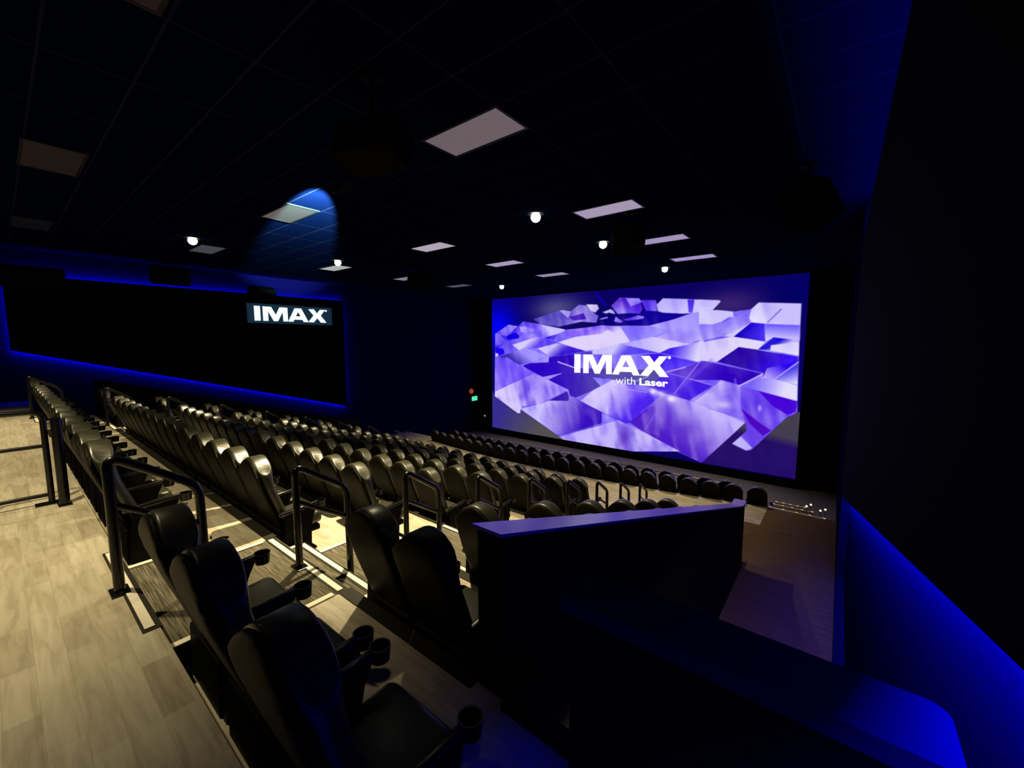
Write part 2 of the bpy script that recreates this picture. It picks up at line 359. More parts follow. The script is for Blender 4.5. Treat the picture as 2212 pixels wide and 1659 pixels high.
# ---- artwork of the projected picture (uv polygons, sRGB colours)
ART=[([(.4339,.7953),(.5038,.7791),(.6202,.7705),(.6878,.8012),(.7388,.8335),(.6586,.8431),(.6409,.8532),(.6081,.8591),(.59,.8431),(.5196,.8473),(.4684,.8687),(.4551,.8447),(.4468,.7977),(.392,.8073)],(15, 0, 150),(8, 0, 110),.1),
([(.0172,.7375),(.0824,.8032),(.1279,.7863),(.1512,.8215),(.2314,.7992),(.3328,.7571),(.4471,.7722),(.5305,.7747),(.6202,.7705),(.6878,.8012),(.7388,.8335),(.7555,.905),(.8072,.8947),(.7911,.8451),(.8423,.8326),(.8824,.8416),(.8982,.8725),(.9867,.8576),(.9902,.5394),(.9938,.337),(.9732,.3036),(.9009,.1145),(.8893,.1087),(.8551,.1349),(.8882,.2148),(.8838,.256),(.7823,.0045),(.7139,.046),(.5834,.0021),(.3245,-.0003),(.3057,.0228),(.1404,.1741),(.1285,.1411),(.0133,.2514),(.0154,.5268)],(120, 100, 250),(140, 120, 255),.35),
([(.0172,.7375),(.1279,.7863),(.1512,.8215),(.2314,.7992),(.21,.7081),(.075,.6835),(.0168,.5947)],(60, 30, 240),(120, 90, 250),.5),
([(.0824,.8032),(.1256,.79),(.075,.7174),(.0326,.7295)],(165, 150, 255),(120, 100, 250),.3),
([(.0172,.7375),(.0351,.7409),(.075,.6797),(.0451,.653),(.017,.6489)],(130, 115, 250),(110, 90, 245),.3),
([(.0701,.7137),(.1138,.7463),(.135,.7238),(.1327,.7018),(.0824,.691)],(5, 0, 220),(10, 0, 225),.05),
([(.0182,.6335),(.0576,.6227),(.065,.5887),(.0347,.5684),(.018,.556)],(20, 0, 240),(30, 0, 245),.05),
([(.0181,.5909),(.0322,.5837),(.0335,.5683),(.018,.556)],(205, 195, 250),(200, 190, 250),.1),
([(.135,.786),(.165,.7846),(.2098,.7614),(.1764,.741),(.142,.7455)],(170, 155, 255),(140, 120, 250),.3),
([(.2336,.7956),(.3328,.7571),(.3009,.7309),(.253,.7529)],(205, 195, 255),(185, 175, 250),.1),
([(.1742,.7447),(.2447,.7077),(.2969,.7276),(.3309,.7504),(.2315,.7852),(.2208,.7504)],(110, 85, 245),(200, 190, 255),.3),
([(.2448,.7042),(.2969,.7259),(.301,.7207),(.2869,.6865)],(50, 30, 220),(90, 70, 240),.1),
([(.1018,.6536),(.21,.7081),(.2448,.7042),(.3013,.6727),(.2169,.6298),(.1699,.6325),(.1328,.6133)],(215, 205, 250),(90, 60, 245),.15),
([(.3349,.7503),(.4668,.7809),(.5306,.7686),(.5627,.6794),(.5052,.6732),(.435,.6989),(.3352,.7133)],(120, 80, 250),(215, 205, 252),.35),
([(.3034,.6727),(.374,.7094),(.4674,.7271),(.4872,.7517),(.5644,.6734),(.4686,.6317),(.4125,.6174),(.3436,.6492)],(225, 210, 250),(222, 210, 252),.12),
([(.2169,.6298),(.3014,.6659),(.3436,.6492),(.4089,.614),(.2667,.5678),(.2582,.585)],(205, 195, 252),(50, 20, 210),.1),
([(.2667,.5678),(.4126,.6108),(.4689,.6094),(.4361,.5986),(.3674,.5927),(.3683,.4986),(.2689,.5469)],(70, 50, 190),(45, 10, 190),.15),
([(.5628,.6764),(.6318,.7058),(.704,.685),(.7384,.6627),(.6797,.6364),(.6527,.6124),(.6032,.6048),(.4361,.5986),(.4309,.6147),(.5288,.664)],(222, 212, 252),(150, 135, 252),.15),
([(.4359,.6213),(.5288,.664),(.5871,.6403),(.6527,.6124),(.5397,.5962),(.4362,.5953)],(205, 195, 252),(80, 60, 240),.1),
([(.5306,.7655),(.6202,.7676),(.653,.7517),(.6835,.7306),(.6318,.7058),(.5628,.6764)],(125, 105, 252),(160, 145, 255),.2),
([(.6202,.7705),(.6878,.8012),(.7388,.8335),(.7688,.8418),(.7719,.7011),(.7384,.6627),(.6393,.7027),(.6835,.7335),(.653,.7517)],(155, 140, 252),(185, 170, 255),.25),
([(.6542,.6125),(.681,.6392),(.7384,.6627),(.7723,.6847),(.7748,.5727),(.7591,.5663),(.7128,.589)],(60, 30, 240),(222, 214, 252),.1),
([(.7607,.6711),(.8455,.7053),(.9177,.6767),(.9023,.6361),(.8598,.6494),(.8088,.5693),(.7745,.5727),(.7624,.5913)],(225, 216, 250),(215, 205, 252),.12),
([(.7586,.7667),(.8233,.782),(.8431,.8041),(.8824,.8416),(.8982,.8725),(.9183,.7739),(.8841,.7746),(.8654,.7513),(.8191,.7058),(.7605,.6766)],(140, 120, 252),(190, 180, 255),.3),
([(.8654,.7513),(.8841,.7746),(.8456,.7027),(.8191,.7044)],(215, 208, 252),(205, 200, 250),.1),
([(.8824,.8416),(.8982,.8725),(.9867,.8576),(.9884,.684),(.9344,.699),(.9131,.7667),(.8841,.7746),(.879,.7964)],(200, 190, 252),(230, 224, 253),.12),
([(.9183,.7739),(.9472,.8403),(.9485,.8329),(.9206,.7688)],(125, 110, 225),(140, 125, 230),.05),
([(.8456,.7027),(.8841,.7746),(.9131,.7667),(.9312,.6991),(.9177,.678)],(22, 0, 190),(60, 30, 250),.1),
([(.9131,.7667),(.9873,.7557),(.9884,.684),(.9365,.699),(.9177,.6792)],(100, 80, 250),(215, 208, 252),.08),
([(.9034,.6387),(.9344,.699),(.9864,.684),(.9871,.6623),(.938,.6445),(.9297,.6356)],(15, 0, 210),(190, 180, 250),.1),
([(.9301,.6593),(.9876,.6768),(.9891,.6094),(.9298,.6331)],(215, 208, 252),(228, 224, 253),.08),
([(.8088,.5693),(.8587,.6494),(.9001,.6374),(.9057,.6337),(.9877,.6057),(.9896,.5779),(.9875,.5769),(.9435,.491),(.9168,.4917),(.9145,.5172)],(35, 0, 160),(60, 20, 250),.12),
([(.9249,.5438),(.9887,.584),(.9435,.491),(.9168,.4917)],(40, 5, 240),(190, 170, 250),.1),
([(.9435,.491),(.9889,.577),(.9907,.4681),(.9682,.4795)],(70, 60, 235),(222, 216, 250),.1),
([(.8687,.4483),(.8915,.4701),(.9278,.4966),(.9682,.4795),(.9908,.4646),(.9923,.3903),(.9089,.4276)],(120, 100, 250),(228, 222, 254),.06),
([(.674,.501),(.7265,.535),(.769,.5711),(.7745,.5727),(.809,.5599),(.9145,.5172),(.8686,.4521),(.8213,.4724),(.753,.4661),(.7426,.4692)],(85, 45, 210),(45, 0, 185),.15),
([(.6741,.4978),(.7426,.4692),(.8014,.4403),(.7422,.3493),(.6685,.3779),(.6276,.4074),(.6184,.4649)],(65, 25, 225),(75, 35, 225),.2),
([(.6033,.5988),(.6542,.6096),(.7591,.5635),(.7265,.538),(.674,.501),(.6552,.5374)],(60, 20, 240),(80, 50, 245),.2),
([(.2646,.5677),(.3682,.502),(.6382,.5115),(.674,.501),(.6276,.4074),(.5104,.4395),(.4378,.4454),(.4716,.3859),(.3778,.3016),(.3503,.3107),(.346,.3514),(.2043,.4547),(.161,.4875),(.1517,.5033),(.1861,.5222)],(88, 78, 165),(40, 0, 195),.06),
([(.0373,.5646),(.1653,.6324),(.2603,.578),(.1838,.5238),(.1282,.5054),(.0823,.5211)],(160, 145, 255),(62, 45, 180),.1),
([(.1861,.5222),(.2625,.5746),(.2671,.5713),(.2648,.5326)],(150, 135, 250),(165, 150, 250),.1),
([(.0154,.5403),(.0774,.5588),(.1329,.5057),(.161,.4875),(.2043,.451),(.0147,.2912)],(125, 100, 252),(120, 90, 250),.4),
([(.0147,.2873),(.1612,.4136),(.2043,.4492),(.346,.3514),(.2726,.2765),(.2251,.2318),(.1475,.1982),(.1405,.1437),(.1285,.1411),(.0133,.2514)],(165, 140, 250),(215, 200, 252),.45),
([(.2439,.4262),(.3171,.4583),(.2655,.4108)],(165, 150, 245),(150, 130, 240),.1),
([(.2663,.2611),(.3421,.3404),(.3523,.311),(.3496,.2726)],(50, 20, 170),(70, 40, 190),.05),
([(.1404,.1779),(.2251,.2299),(.2663,.2611),(.3506,.2728),(.3542,.3113),(.3778,.2982),(.4736,.2262),(.4745,.1507),(.4179,.106),(.3078,.0234)],(200, 188, 254),(55, 15, 190),.25),
([(.3759,.2978),(.4717,.3794),(.4393,.3484),(.3952,.2842)],(120, 90, 230),(130, 100, 240),.1),
([(.3952,.2842),(.4388,.3599),(.5104,.4395),(.5684,.4026),(.6198,.3801),(.6686,.3747),(.6215,.285),(.5683,.1791),(.5542,.1687),(.44,.2488)],(205, 190, 254),(80, 40, 240),.45),
([(.6686,.3747),(.7482,.3427),(.8043,.3126),(.8838,.256),(.8515,.1733),(.7823,.0045),(.7139,.046),(.6157,.1306),(.5683,.1791)],(190, 175, 254),(78, 30, 195),.35),
([(.7557,.3436),(.8213,.4724),(.8654,.4479),(.8715,.3417),(.8817,.2709),(.7923,.3141)],(195, 180, 250),(130, 100, 245),.35),
([(.8687,.4483),(.9089,.4276),(.9923,.3903),(.9938,.337),(.9835,.3132),(.9731,.3072),(.9009,.1145),(.891,.1093),(.8551,.1349),(.8882,.2148),(.8838,.256),(.8715,.3417)],(120, 85, 240),(105, 65, 232),.4),
([(.9089,.4276),(.9923,.3885),(.9916,.3366),(.9743,.3184),(.9426,.3556)],(72, 0, 215),(70, 5, 215),.1),
([(.8718,.3302),(.9166,.2641),(.943,.2297),(.9248,.1984),(.8939,.2547)],(75, 5, 190),(80, 10, 195),.1),
([(.856,.136),(.8756,.1803),(.9038,.1271),(.8909,.1104)],(190, 180, 250),(180, 170, 250),.1),
([(.3182,.0156),(.4746,.1408),(.5305,.1854),(.6157,.1306),(.7215,.0486),(.5834,.0021),(.4428,-.0015),(.3306,-.002)],(190, 175, 252),(195, 180, 250),.35),
([(.0003,.305),(.0133,.2514),(.1285,.1411),(.1405,.1437),(.1404,.1741),(.3057,.0228),(.3306,-.002),(.3286,-.0098),(-.0007,.0039)],(55, 45, 140),(82, 78, 80),.03),
([(.9938,.337),(.9849,.3135),(.9732,.3036),(.9009,.1145),(.8893,.1087),(.8551,.1349),(.8882,.2148),(.8846,.2562),(.7823,.0045),(1.0074,.0043),(1.0093,.2335),(1.0033,.3391)],(66, 62, 78),(35, 12, 100),.03),
([(.1985,.8364),(.308,.8865),(.3533,.8791),(.3834,.9186),(.4095,.9094),(.439,.8587),(.4543,.8385),(.4468,.7977),(.392,.8073),(.3047,.7785),(.2314,.7992)],(85, 70, 190),(125, 105, 220),.3),
([(.308,.8865),(.3239,.8884),(.3534,.8758),(.3421,.8336)],(180, 165, 245),(170, 150, 240),.1),
([(.3459,.8399),(.4008,.8619),(.4104,.8224),(.3635,.8156)],(60, 20, 190),(55, 15, 185),.1),
([(.4094,.9174),(.449,.9115),(.4555,.8856),(.4425,.8616),(.4281,.8724)],(218, 210, 248),(200, 190, 245),.1),
([(.4971,.9001),(.5248,.9457),(.5869,.9347),(.5987,.8717),(.59,.8431),(.5569,.8488),(.5196,.8473),(.5075,.8744)],(85, 30, 200),(125, 100, 240),.5),
([(.5443,.9402),(.587,.9318),(.595,.9102),(.5611,.8873)],(170, 150, 252),(150, 130, 250),.3),
([(.4685,.8625),(.4957,.8786),(.506,.8654),(.5113,.8465),(.4892,.8576),(.4807,.8521)],(190, 180, 242),(175, 165, 240),.1),
([(.4568,.8193),(.4844,.8331),(.4879,.8235),(.4656,.8172)],(170, 150, 240),(150, 120, 245),.1),
([(.5085,.8036),(.5132,.831),(.5383,.7987),(.527,.7917)],(155, 130, 252),(120, 80, 245),.1),
([(.5365,.811),(.5778,.8292),(.5839,.8347),(.6041,.8243),(.6012,.8127),(.5528,.8039)],(90, 50, 230),(140, 115, 245),.1),
([(.5917,.9224),(.6354,.917),(.6417,.8934),(.6409,.8532),(.6081,.8591)],(95, 60, 240),(110, 85, 245),.5),
([(.6403,.8907),(.657,.9243),(.7238,.9117),(.7674,.9022),(.7688,.8418),(.7388,.8335),(.7147,.8328),(.6586,.8431),(.6439,.853)],(190, 178, 254),(205, 196, 254),.15),
([(.7252,.9088),(.7438,.9065),(.7401,.8348),(.7293,.8398)],(75, 45, 230),(90, 60, 235),.2),
([(.7555,.905),(.8072,.8947),(.8099,.8879),(.7912,.8445),(.7568,.8455)],(195, 185, 254),(212, 204, 252),.1),
([(.7568,.8469),(.8072,.8436),(.84,.8328),(.8431,.8041),(.8312,.805),(.8148,.7825),(.7917,.7691),(.7584,.7736)],(208, 200, 252),(214, 206, 252),.08)]
LINES=[((0.7688,0.5771),(0.6996,0.3796),(170,140,250),0.7,1.6),((0.7939,0.5755),(0.7141,0.4131),(120,90,240),0.35,5),((0.5092,0.3911),(0.6199,0.3752),(190,160,250),0.7,1.6),((0.3043,0.5385),(0.3692,0.5037),(225,205,252),1,1.7),((0.2439,0.4262),(0.3171,0.4583),(190,175,250),0.8,1.2),((0.6738,0.3468),(0.6139,0.1368),(150,120,250),0.5,1.5),((0.4442,0.9844),(0.4784,0.9021),(10,0,200),0.8,3),((0.4629,0.4692),(0.5104,0.4395),(120,90,230),0.6,1.2),((0.6788,0.4983),(0.7455,0.468),(140,110,245),0.8,1.3),((0.7426,0.4692),(0.8014,0.4403),(160,130,245),0.9,1.3),((0.8089,0.5666),(0.9145,0.5191),(110,90,240),0.8,1.3),((0.867,0.45),(0.9162,0.5137),(195,180,248),1,1.6),((0.9153,0.5173),(0.916,0.4916),(190,170,248),0.9,1.6),((0.9427,0.4909),(0.9889,0.5788),(185,165,250),0.9,1.6),((0.346,0.3445),(0.3513,0.3108),(200,185,250),0.9,1.2),((0.2663,0.2629),(0.3496,0.2726),(150,125,240),0.8,1.0),((0.3496,0.2726),(0.3503,0.3107),(150,125,240),0.8,1.0),((0.3078,0.0223),(0.4746,0.1425),(50,10,150),0.8,1.0),((0.5683,0.1791),(0.6218,0.2686),(60,0,200),0.8,1.3),((0.628,0.2896),(0.6737,0.3564),(150,130,230),0.6,1.0),((0.6756,0.5027),(0.7266,0.5334),(190,160,250),0.9,1.8),((0.5749,0.4319),(0.6216,0.4702),(180,160,250),0.8,1.5),((0.3759,0.2995),(0.4388,0.3581),(140,110,240),0.7,1.2),((0.8679,0.3487),(0.8543,0.4809),(150,125,245),0.5,2.5),((0.7553,0.3599),(0.7702,0.3786),(170,150,245),0.8,1.5),((0.7923,0.3121),(0.8816,0.2747),(120,95,210),0.6,0.9),((0.4401,0.247),(0.5212,0.1902),(60,20,170),0.7,1)]
BLOBS=[((0.6925,0.35),(0.0145,0.0221),(240,232,255),1),((0.6379,0.3829),(0.0121,0.0211),(238,228,255),1),((0.6607,0.3735),(0.0173,0.0193),(232,222,254),0.8),((0.4924,0.2487),(0.0066,0.0387),(215,200,253),0.7),((0.4709,0.2869),(0.0057,0.0461),(200,185,253),0.5),((0.6516,0.2552),(0.0056,0.0847),(150,125,250),0.5),((0.522,0.2652),(0.0109,0.0451),(175,160,253),0.5),((0.9145,0.3389),(0.0048,0.0187),(200,185,252),0.8),((0.8298,0.3414),(0.0261,0.0235),(222,212,250),0.7),((0.6845,0.2013),(0.014,0.0804),(75,20,205),0.6),((0.5957,0.3099),(0.0153,0.0633),(78,30,240),0.7),((0.5537,0.0822),(0.0231,0.0727),(80,35,185),0.75),((0.7339,0.1822),(0.0292,0.0627),(78,28,200),0.5)]
BG=[((0.0327,0.7866),(0.1023,0.1991),(0,0,240),1),((0.2937,0.9014),(0.1086,0.102),(80,78,135),0.95),((0.8308,0.8699),(0.0959,0.0859),(58,34,112),0.95),((0.9716,0.9139),(0.0583,0.0954),(0,0,100),0.9)]
LOGO={'I':[(0.3693,0.5945),(0.3922,0.5943),(0.3925,0.4716),(0.3695,0.4701)],'M':[(0.4026,0.5934),(0.4366,0.5931),(0.4545,0.525),(0.4718,0.5935),(0.5043,0.5942),(0.5048,0.4726),(0.4857,0.4714),(0.4841,0.5574),(0.4629,0.472),(0.4454,0.471),(0.4233,0.5572),(0.4233,0.4719),(0.4032,0.4706)],'A1':[(0.5364,0.593),(0.5508,0.5628),(0.5399,0.5218),(0.5324,0.4913),(0.5282,0.4722),(0.5063,0.4724)],'A2':[(0.5364,0.593),(0.5657,0.5936),(0.5965,0.4731),(0.5751,0.4729),(0.5696,0.492),(0.5624,0.5229),(0.5508,0.5628)],'A3':[(0.5399,0.5218),(0.5624,0.5229),(0.5696,0.492),(0.5324,0.4913)],'X':[(0.5988,0.5911),(0.624,0.5943),(0.6386,0.556),(0.6531,0.5926),(0.6772,0.5931),(0.6555,0.538),(0.6824,0.4734),(0.6564,0.4722),(0.6388,0.5138),(0.6216,0.4727),(0.5965,0.4741),(0.6221,0.5373)]}
LOGO_DOT=(0.6821, 0.5861),(0.0047, 0.0095)
# ------------------------------------------------------------------ the screen
X0, X1, Z0, Z1 = -16.71, -1.084, -3.63, 4.229
def srgb2lin(c):
    c = np.clip(c, 0, 1); return np.where(c <= 0.04045, c/12.92, ((c+0.055)/1.055)**2.4)
def vnoise(rs, U, V, fu, fv):
    g = rs.rand(int(fv)+3, int(fu*1.2)+4); x = U*fu; y = V*fv
    i = x.astype(int); j = y.astype(int); a = x-i; b = y-j; a = a*a*(3-2*a); b = b*b*(3-2*b)
    return (g[j, i]*(1-a)+g[j, i+1]*a)*(1-b)+(g[j+1, i]*(1-a)+g[j+1, i+1]*a)*b
def paint(NX, NZ):
    U, V = np.meshgrid(np.linspace(0, 1, NX), np.linspace(0, 1, NZ)); asp = (X1-X0)/(Z1-Z0)
    C = np.zeros((NZ, NX, 3)); C[:] = (9, 0, 95)
    rs = np.random.RandomState(5)
    def blobs(L):
        for (cu, cv), (ru, rv), c, o in L:
            a = np.exp(-(((U-cu)/ru)**2+((V-cv)/rv)**2)*1.3)*o
            C[:] = C*(1-a[..., None])+np.array(c)*a[..., None]
    blobs(BG)
    n1 = vnoise(rs, U, V, 26, 14); n2 = vnoise(rs, U+.12*V, V, 64, 9); n3 = vnoise(rs, U, V, 11, 7); n4 = vnoise(rs, U, V, 120, 70)
    nz = 0.26*n1+0.42*n2+0.26*n3+0.06*n4-0.5
    ds = 0.5/NX
    for pts, ca, cb, am in ART:
        P = np.array(pts); u0, v0 = P.min(0)-.01; u1, v1 = P.max(0)+.01
        mk = (U >= u0) & (U <= u1) & (V >= v0) & (V <= v1)
        if not mk.any(): continue
        u, v = U[mk], V[mk]; ins = np.zeros(u.shape, bool); dm = np.full(u.shape, 9.0)
        n = len(P)
        for i in range(n):
            (xa, ya), (xb, yb) = P[i], P[(i+1) % n]
            cr = ((ya > v) != (yb > v)) & (u < (xb-xa)*(v-ya)/((yb-ya) or 1e-9)+xa); ins ^= cr
            dx, dy = (xb-xa)*asp, (yb-ya); qx, qy = (u-xa)*asp, v-ya
            t = np.clip((qx*dx+qy*dy)/(dx*dx+dy*dy+1e-12), 0, 1); dm = np.minimum(dm, np.hypot(qx-t*dx, qy-t*dy))
        sd = np.where(ins, dm, -dm); al = np.clip(sd/(0.0045)+0.5, 0, 1)
        # gradient runs from the first points' side to the opposite side
        h = max(1, n//2); A = P[:h].mean(0); B = P[h:].mean(0); d = (B-A)*np.array([asp, 1]); L2 = (d*d).sum()+1e-9
        t = np.clip(((u-A[0])*asp*d[0]+(v-A[1])*d[1])/L2*0.95+0.02, 0, 1)[:, None]
        col = np.array(ca)*(1-t)+np.array(cb)*t
        k = np.clip(nz[mk]*3.6*am, -1, 1)[:, None]
        col = np.where(k > 0, col+(np.array((228, 218, 255))-col)*k*0.9, col+(col-np.array((62, 22, 225)))*k*1.25)
        al = al[:, None]; C[mk] = C[mk]*(1-al)+np.clip(col, 0, 255)*al
    for (ua, va), (ub, vb), c, o, wd in LINES:
        dx, dy = (ub-ua)*asp, vb-va; qx, qy = (U-ua)*asp, V-va
        t = np.clip((qx*dx+qy*dy)/(dx*dx+dy*dy), 0, 1); d = np.hypot(qx-t*dx, qy-t*dy)
        a = np.clip(1.2-d/(wd*0.0028), 0, 1)*o; a = a[..., None]; C[:] = C*(1-a)+np.array(c)*a
    blobs(BLOBS)
    return srgb2lin(C/255.0)
NX, NZ = 620, 320
scr = empty('projection_screen', ((X0+X1)/2, 18.97, Z0)); tag(scr, 'huge cinema screen showing violet glass slabs and a white logo', 'screen')
inv = Matrix.Translation(-scr.location)
cols = paint(NX, NZ)
gx = np.linspace(X0, X1, NX); gz = np.linspace(Z0, Z1, NZ); GX, GZ = np.meshgrid(gx, gz)
co = np.stack([GX, np.full_like(GX, 18.97), GZ], -1).reshape(-1, 3)
idx = np.arange(NX*NZ).reshape(NZ, NX)
q = np.stack([idx[:-1, :-1], idx[:-1, 1:], idx[1:, 1:], idx[1:, :-1]], -1).reshape(-1, 4)
me = bpy.data.meshes.new('picture'); me.vertices.add(len(co)); me.vertices.foreach_set('co', co.ravel())
me.loops.add(q.size); me.loops.foreach_set('vertex_index', q.ravel().astype(np.int32))
me.polygons.add(len(q)); me.polygons.foreach_set('loop_start', (np.arange(len(q))*4).astype(np.int32))
me.update(calc_edges=True)
at = me.color_attributes.new('picture', 'FLOAT_COLOR', 'POINT')
rgba = np.ones((NX*NZ, 4)); rgba[:, :3] = cols.reshape(-1, 3); at.data.foreach_set('color', rgba.ravel())
pm = bpy.data.materials.new('screen_picture'); pm.use_nodes = True; N = pm.node_tree.nodes; N.clear()
e = N.new('ShaderNodeEmission'); va = N.new('ShaderNodeVertexColor'); va.layer_name = 'picture'; oo = N.new('ShaderNodeOutputMaterial')
pm.node_tree.links.new(va.outputs[0], e.inputs[0]); pm.node_tree.links.new(e.outputs[0], oo.inputs[0]); e.inputs[1].default_value = 1.0
pm.cycles.emission_sampling = 'NONE'
me.materials.append(pm); o = bpy.data.objects.new('picture', me); link(o, scr); o.matrix_parent_inverse = inv
bm = nbm(); box(bm, X0-.02, X1+.02, 18.973, 19.030, Z0-.02, Z1+.02); o = build('screen_sheet', bm, M['black'], scr); o.matrix_parent_inverse = inv
bm = nbm()
for a in ((X0-.30, X0-.0, Z0-.34, CEIL-.03), (X1+.0, X1+.30, Z0-.34, CEIL-.03), (X0, X1, Z0-.34, Z0), (X0, X1, Z1, CEIL-.03)):
    box(bm, a[0], a[1], 18.930, 19.050, a[2], a[3])
o = build('frame', bm, M['black'], scr); o.matrix_parent_inverse = inv
def logo(bm, f, dep):
    """extrude the letter outlines; f maps logo uv to a 3D point, dep is the thickness vector"""
    dep = Vector(dep)
    for k, pts in LOGO.items():
        a = [bm.verts.new(f(*p)) for p in pts]; b = [bm.verts.new(Vector(f(*p))+dep) for p in pts]; n = len(pts)
        fa = bm.faces.new(a); fb = bm.faces.new(b[::-1])
        for i in range(n): bm.faces.new((a[i], b[i], b[(i+1) % n], a[(i+1) % n]))
    (cu, cv), (ru, rv) = LOGO_DOT; n = 20
    a = [bm.verts.new(f(cu+.94*ru*math.cos(2*PI*i/n), cv+.94*rv*math.sin(2*PI*i/n))) for i in range(n)]
    b = [bm.verts.new(v.co+dep) for v in a]; bm.faces.new(a); bm.faces.new(b[::-1])
    for i in range(n): bm.faces.new((a[i], b[i], b[(i+1) % n], a[(i+1) % n]))
    bmesh.ops.recalc_face_normals(bm, faces=bm.faces[:]); bmesh.ops.triangulate(bm, faces=[f_ for f_ in bm.faces if len(f_.verts) > 4])
bm = nbm(); logo(bm, lambda u, v: (X0+u*(X1-X0), 18.960, Z0+v*(Z1-Z0)), (0, 0.006, 0))
o = build('logo_letters', bm, M['white'], scr); o.matrix_parent_inverse = inv
def text(body, x, z, width, height, off):
    cu = bpy.data.curves.new('caption', 'FONT'); cu.body = body; cu.size = 1.0; cu.offset = off; cu.resolution_u = 4
    t = bpy.data.objects.new('caption_tmp', cu); link(t); bpy.context.view_layer.update()
    dg = bpy.context.evaluated_depsgraph_get(); m2 = bpy.data.meshes.new_from_object(t.evaluated_get(dg))
    bpy.data.objects.remove(t)
    V = np.array([v.co[:] for v in m2.vertices]); lo, hi = V.min(0), V.max(0)
    for v in m2.vertices:
        v.co = Vector((x+(v.co.x-lo[0])/(hi[0]-lo[0])*width, 18.959, z+(v.co.y-lo[1])/(hi[1]-lo[1])*height))
    m2.materials.clear(); m2.materials.append(M['white'])
    o = bpy.data.objects.new('caption', m2); link(o, scr); o.matrix_parent_inverse = inv; return o
def su(u): return X0+u*(X1-X0)
def sv(v): return Z0+v*(Z1-Z0)
text('with', su(0.5190), sv(0.4155), (0.583-0.519)*(X1-X0), 0.0455*(Z1-Z0), 0.0)
text('Laser', su(0.5955), sv(0.4150), (0.6815-0.5955)*(X1-X0), 0.044*(Z1-Z0), 0.035)

# lit sign high on the left panel
sg = empty('lit_wall_sign', (-17.93, 7.83, 2.40)); tag(sg, 'glowing white-letter sign high on the black left wall panel', 'sign')
inv = Matrix.Translation(-sg.location)
bm = nbm(); box(bm, -18.0, -17.92, 6.17, 9.53, 2.42, 3.18, bev=0.01); o = build('sign_board', bm, M['signboard'], sg); o.matrix_parent_inverse = inv
u0, u1, v0, v1 = 0.3693, 0.687, 0.4701, 0.5945
bm = nbm(); logo(bm, lambda u, v: (-17.90, 6.40+(u-u0)/(u1-u0)*2.90, 2.51+(v-v0)/(v1-v0)*0.57), (-0.022, 0, 0))
o = build('sign_letters', bm, M['signletter'], sg); o.matrix_parent_inverse = inv
# ------------------------------------------------------------------ seats
def loft(bm, prof, m=14, p=7.0):
    rings = []
    us = [math.cos(PI*j/m) for j in range(m+1)]
    for (z, yc, hw, th, arch) in prof:
        ring = []
        for k in range(2*m):
            u = us[k] if k <= m else us[2*m-k]; sg = 1 if k <= m else -1
            y = sg*th/2*max(0, 1-abs(u)**p)**.5
            ring.append(bm.verts.new((hw*u, yc+y, z-arch*abs(u)**2.2)))
        rings.append(ring)
    n = 2*m
    for a, b in zip(rings, rings[1:]):
        for i in range(n): bm.faces.new((a[i], a[(i+1) % n], b[(i+1) % n], b[i]))
    for ri, fl_ in ((-1, False), (0, True)):
        t = rings[ri]
        for i in range(m):
            f = [t[i], t[i+1], t[(2*m-i-1) % n], t[(2*m-i) % n]]
            g = []
            for v in f:
                if v not in g: g.append(v)
            bm.faces.new(g[::-1] if fl_ else g)
    bmesh.ops.recalc_face_normals(bm, faces=bm.faces[:])
PAD = [(.36, .27, .235, .06, 0), (.41, .255, .255, .10, 0), (.52, .205, .262, .12, 0), (.66, .155, .264, .125, 0), (.80, .105, .262, .13, .0),
       (.92, .08, .260, .14, .02), (1.02, .07, .258, .155, .06), (1.09, .066, .254, .160, .11), (1.135, .066, .248, .158, .145), (1.152, .066, .240, .145, .155), (1.158, .066, .228, .12, .155)]
SHL = [(.30, .20, .235, .02, 0), (.34, .185, .25, .035, 0), (.52, .125, .263, .04, 0), (.66, .075, .267, .04, 0), (.80, .03, .266, .04, .0),
       (.92, -.004, .264, .04, .02), (1.02, -.02, .261, .038, .06), (1.09, -.024, .257, .034, .11), (1.13, -.022, .250, .028, .145), (1.142, -.02, .242, .014, .155)]
def make_seat():
    rt = empty('cinema_seat', (0, 0, 0))
    bm = nbm(); loft(bm, PAD); build('backrest', bm, M['vinyl'], rt, True)
    bm = nbm(); loft(bm, SHL); o = build('back_shell', bm, M['shell'], rt, True); o['label'] = 'olive-black moulded shell behind the backrest'
    bm = nbm()
    vs = box(bm, -.255, .255, .20, .64, .25, .41, bev=.055, seg=4)
    for v in bm.verts: v.co.z += 0.03*math.exp(-((v.co.y-.57)/.09)**2)-0.02*math.exp(-((v.co.y-.4)/.15)**2)*(1 if v.co.z > .4 else 0)
    build('seat_cushion', bm, M['vinyl'], rt, True)
    bm = nbm(); box(bm, -.25, .25, .20, .61, .20, .27, bev=.02); build('seat_pan', bm, M['base'], rt)
    bm = nbm(); prism_x(bm, -.255, .255, [(.15, .0), (.24, .0), (.26, .30), (.235, .38), (.16, .32)]); build('rear_skirt', bm, M['base'], rt)
    bm = nbm(); box(bm, -.04, .04, .63, .646, .32, .358, bev=.003); o = build('number_plate', bm, M['plate'], rt); o['label'] = 'small pale number plate'
    return rt
AZ = .58
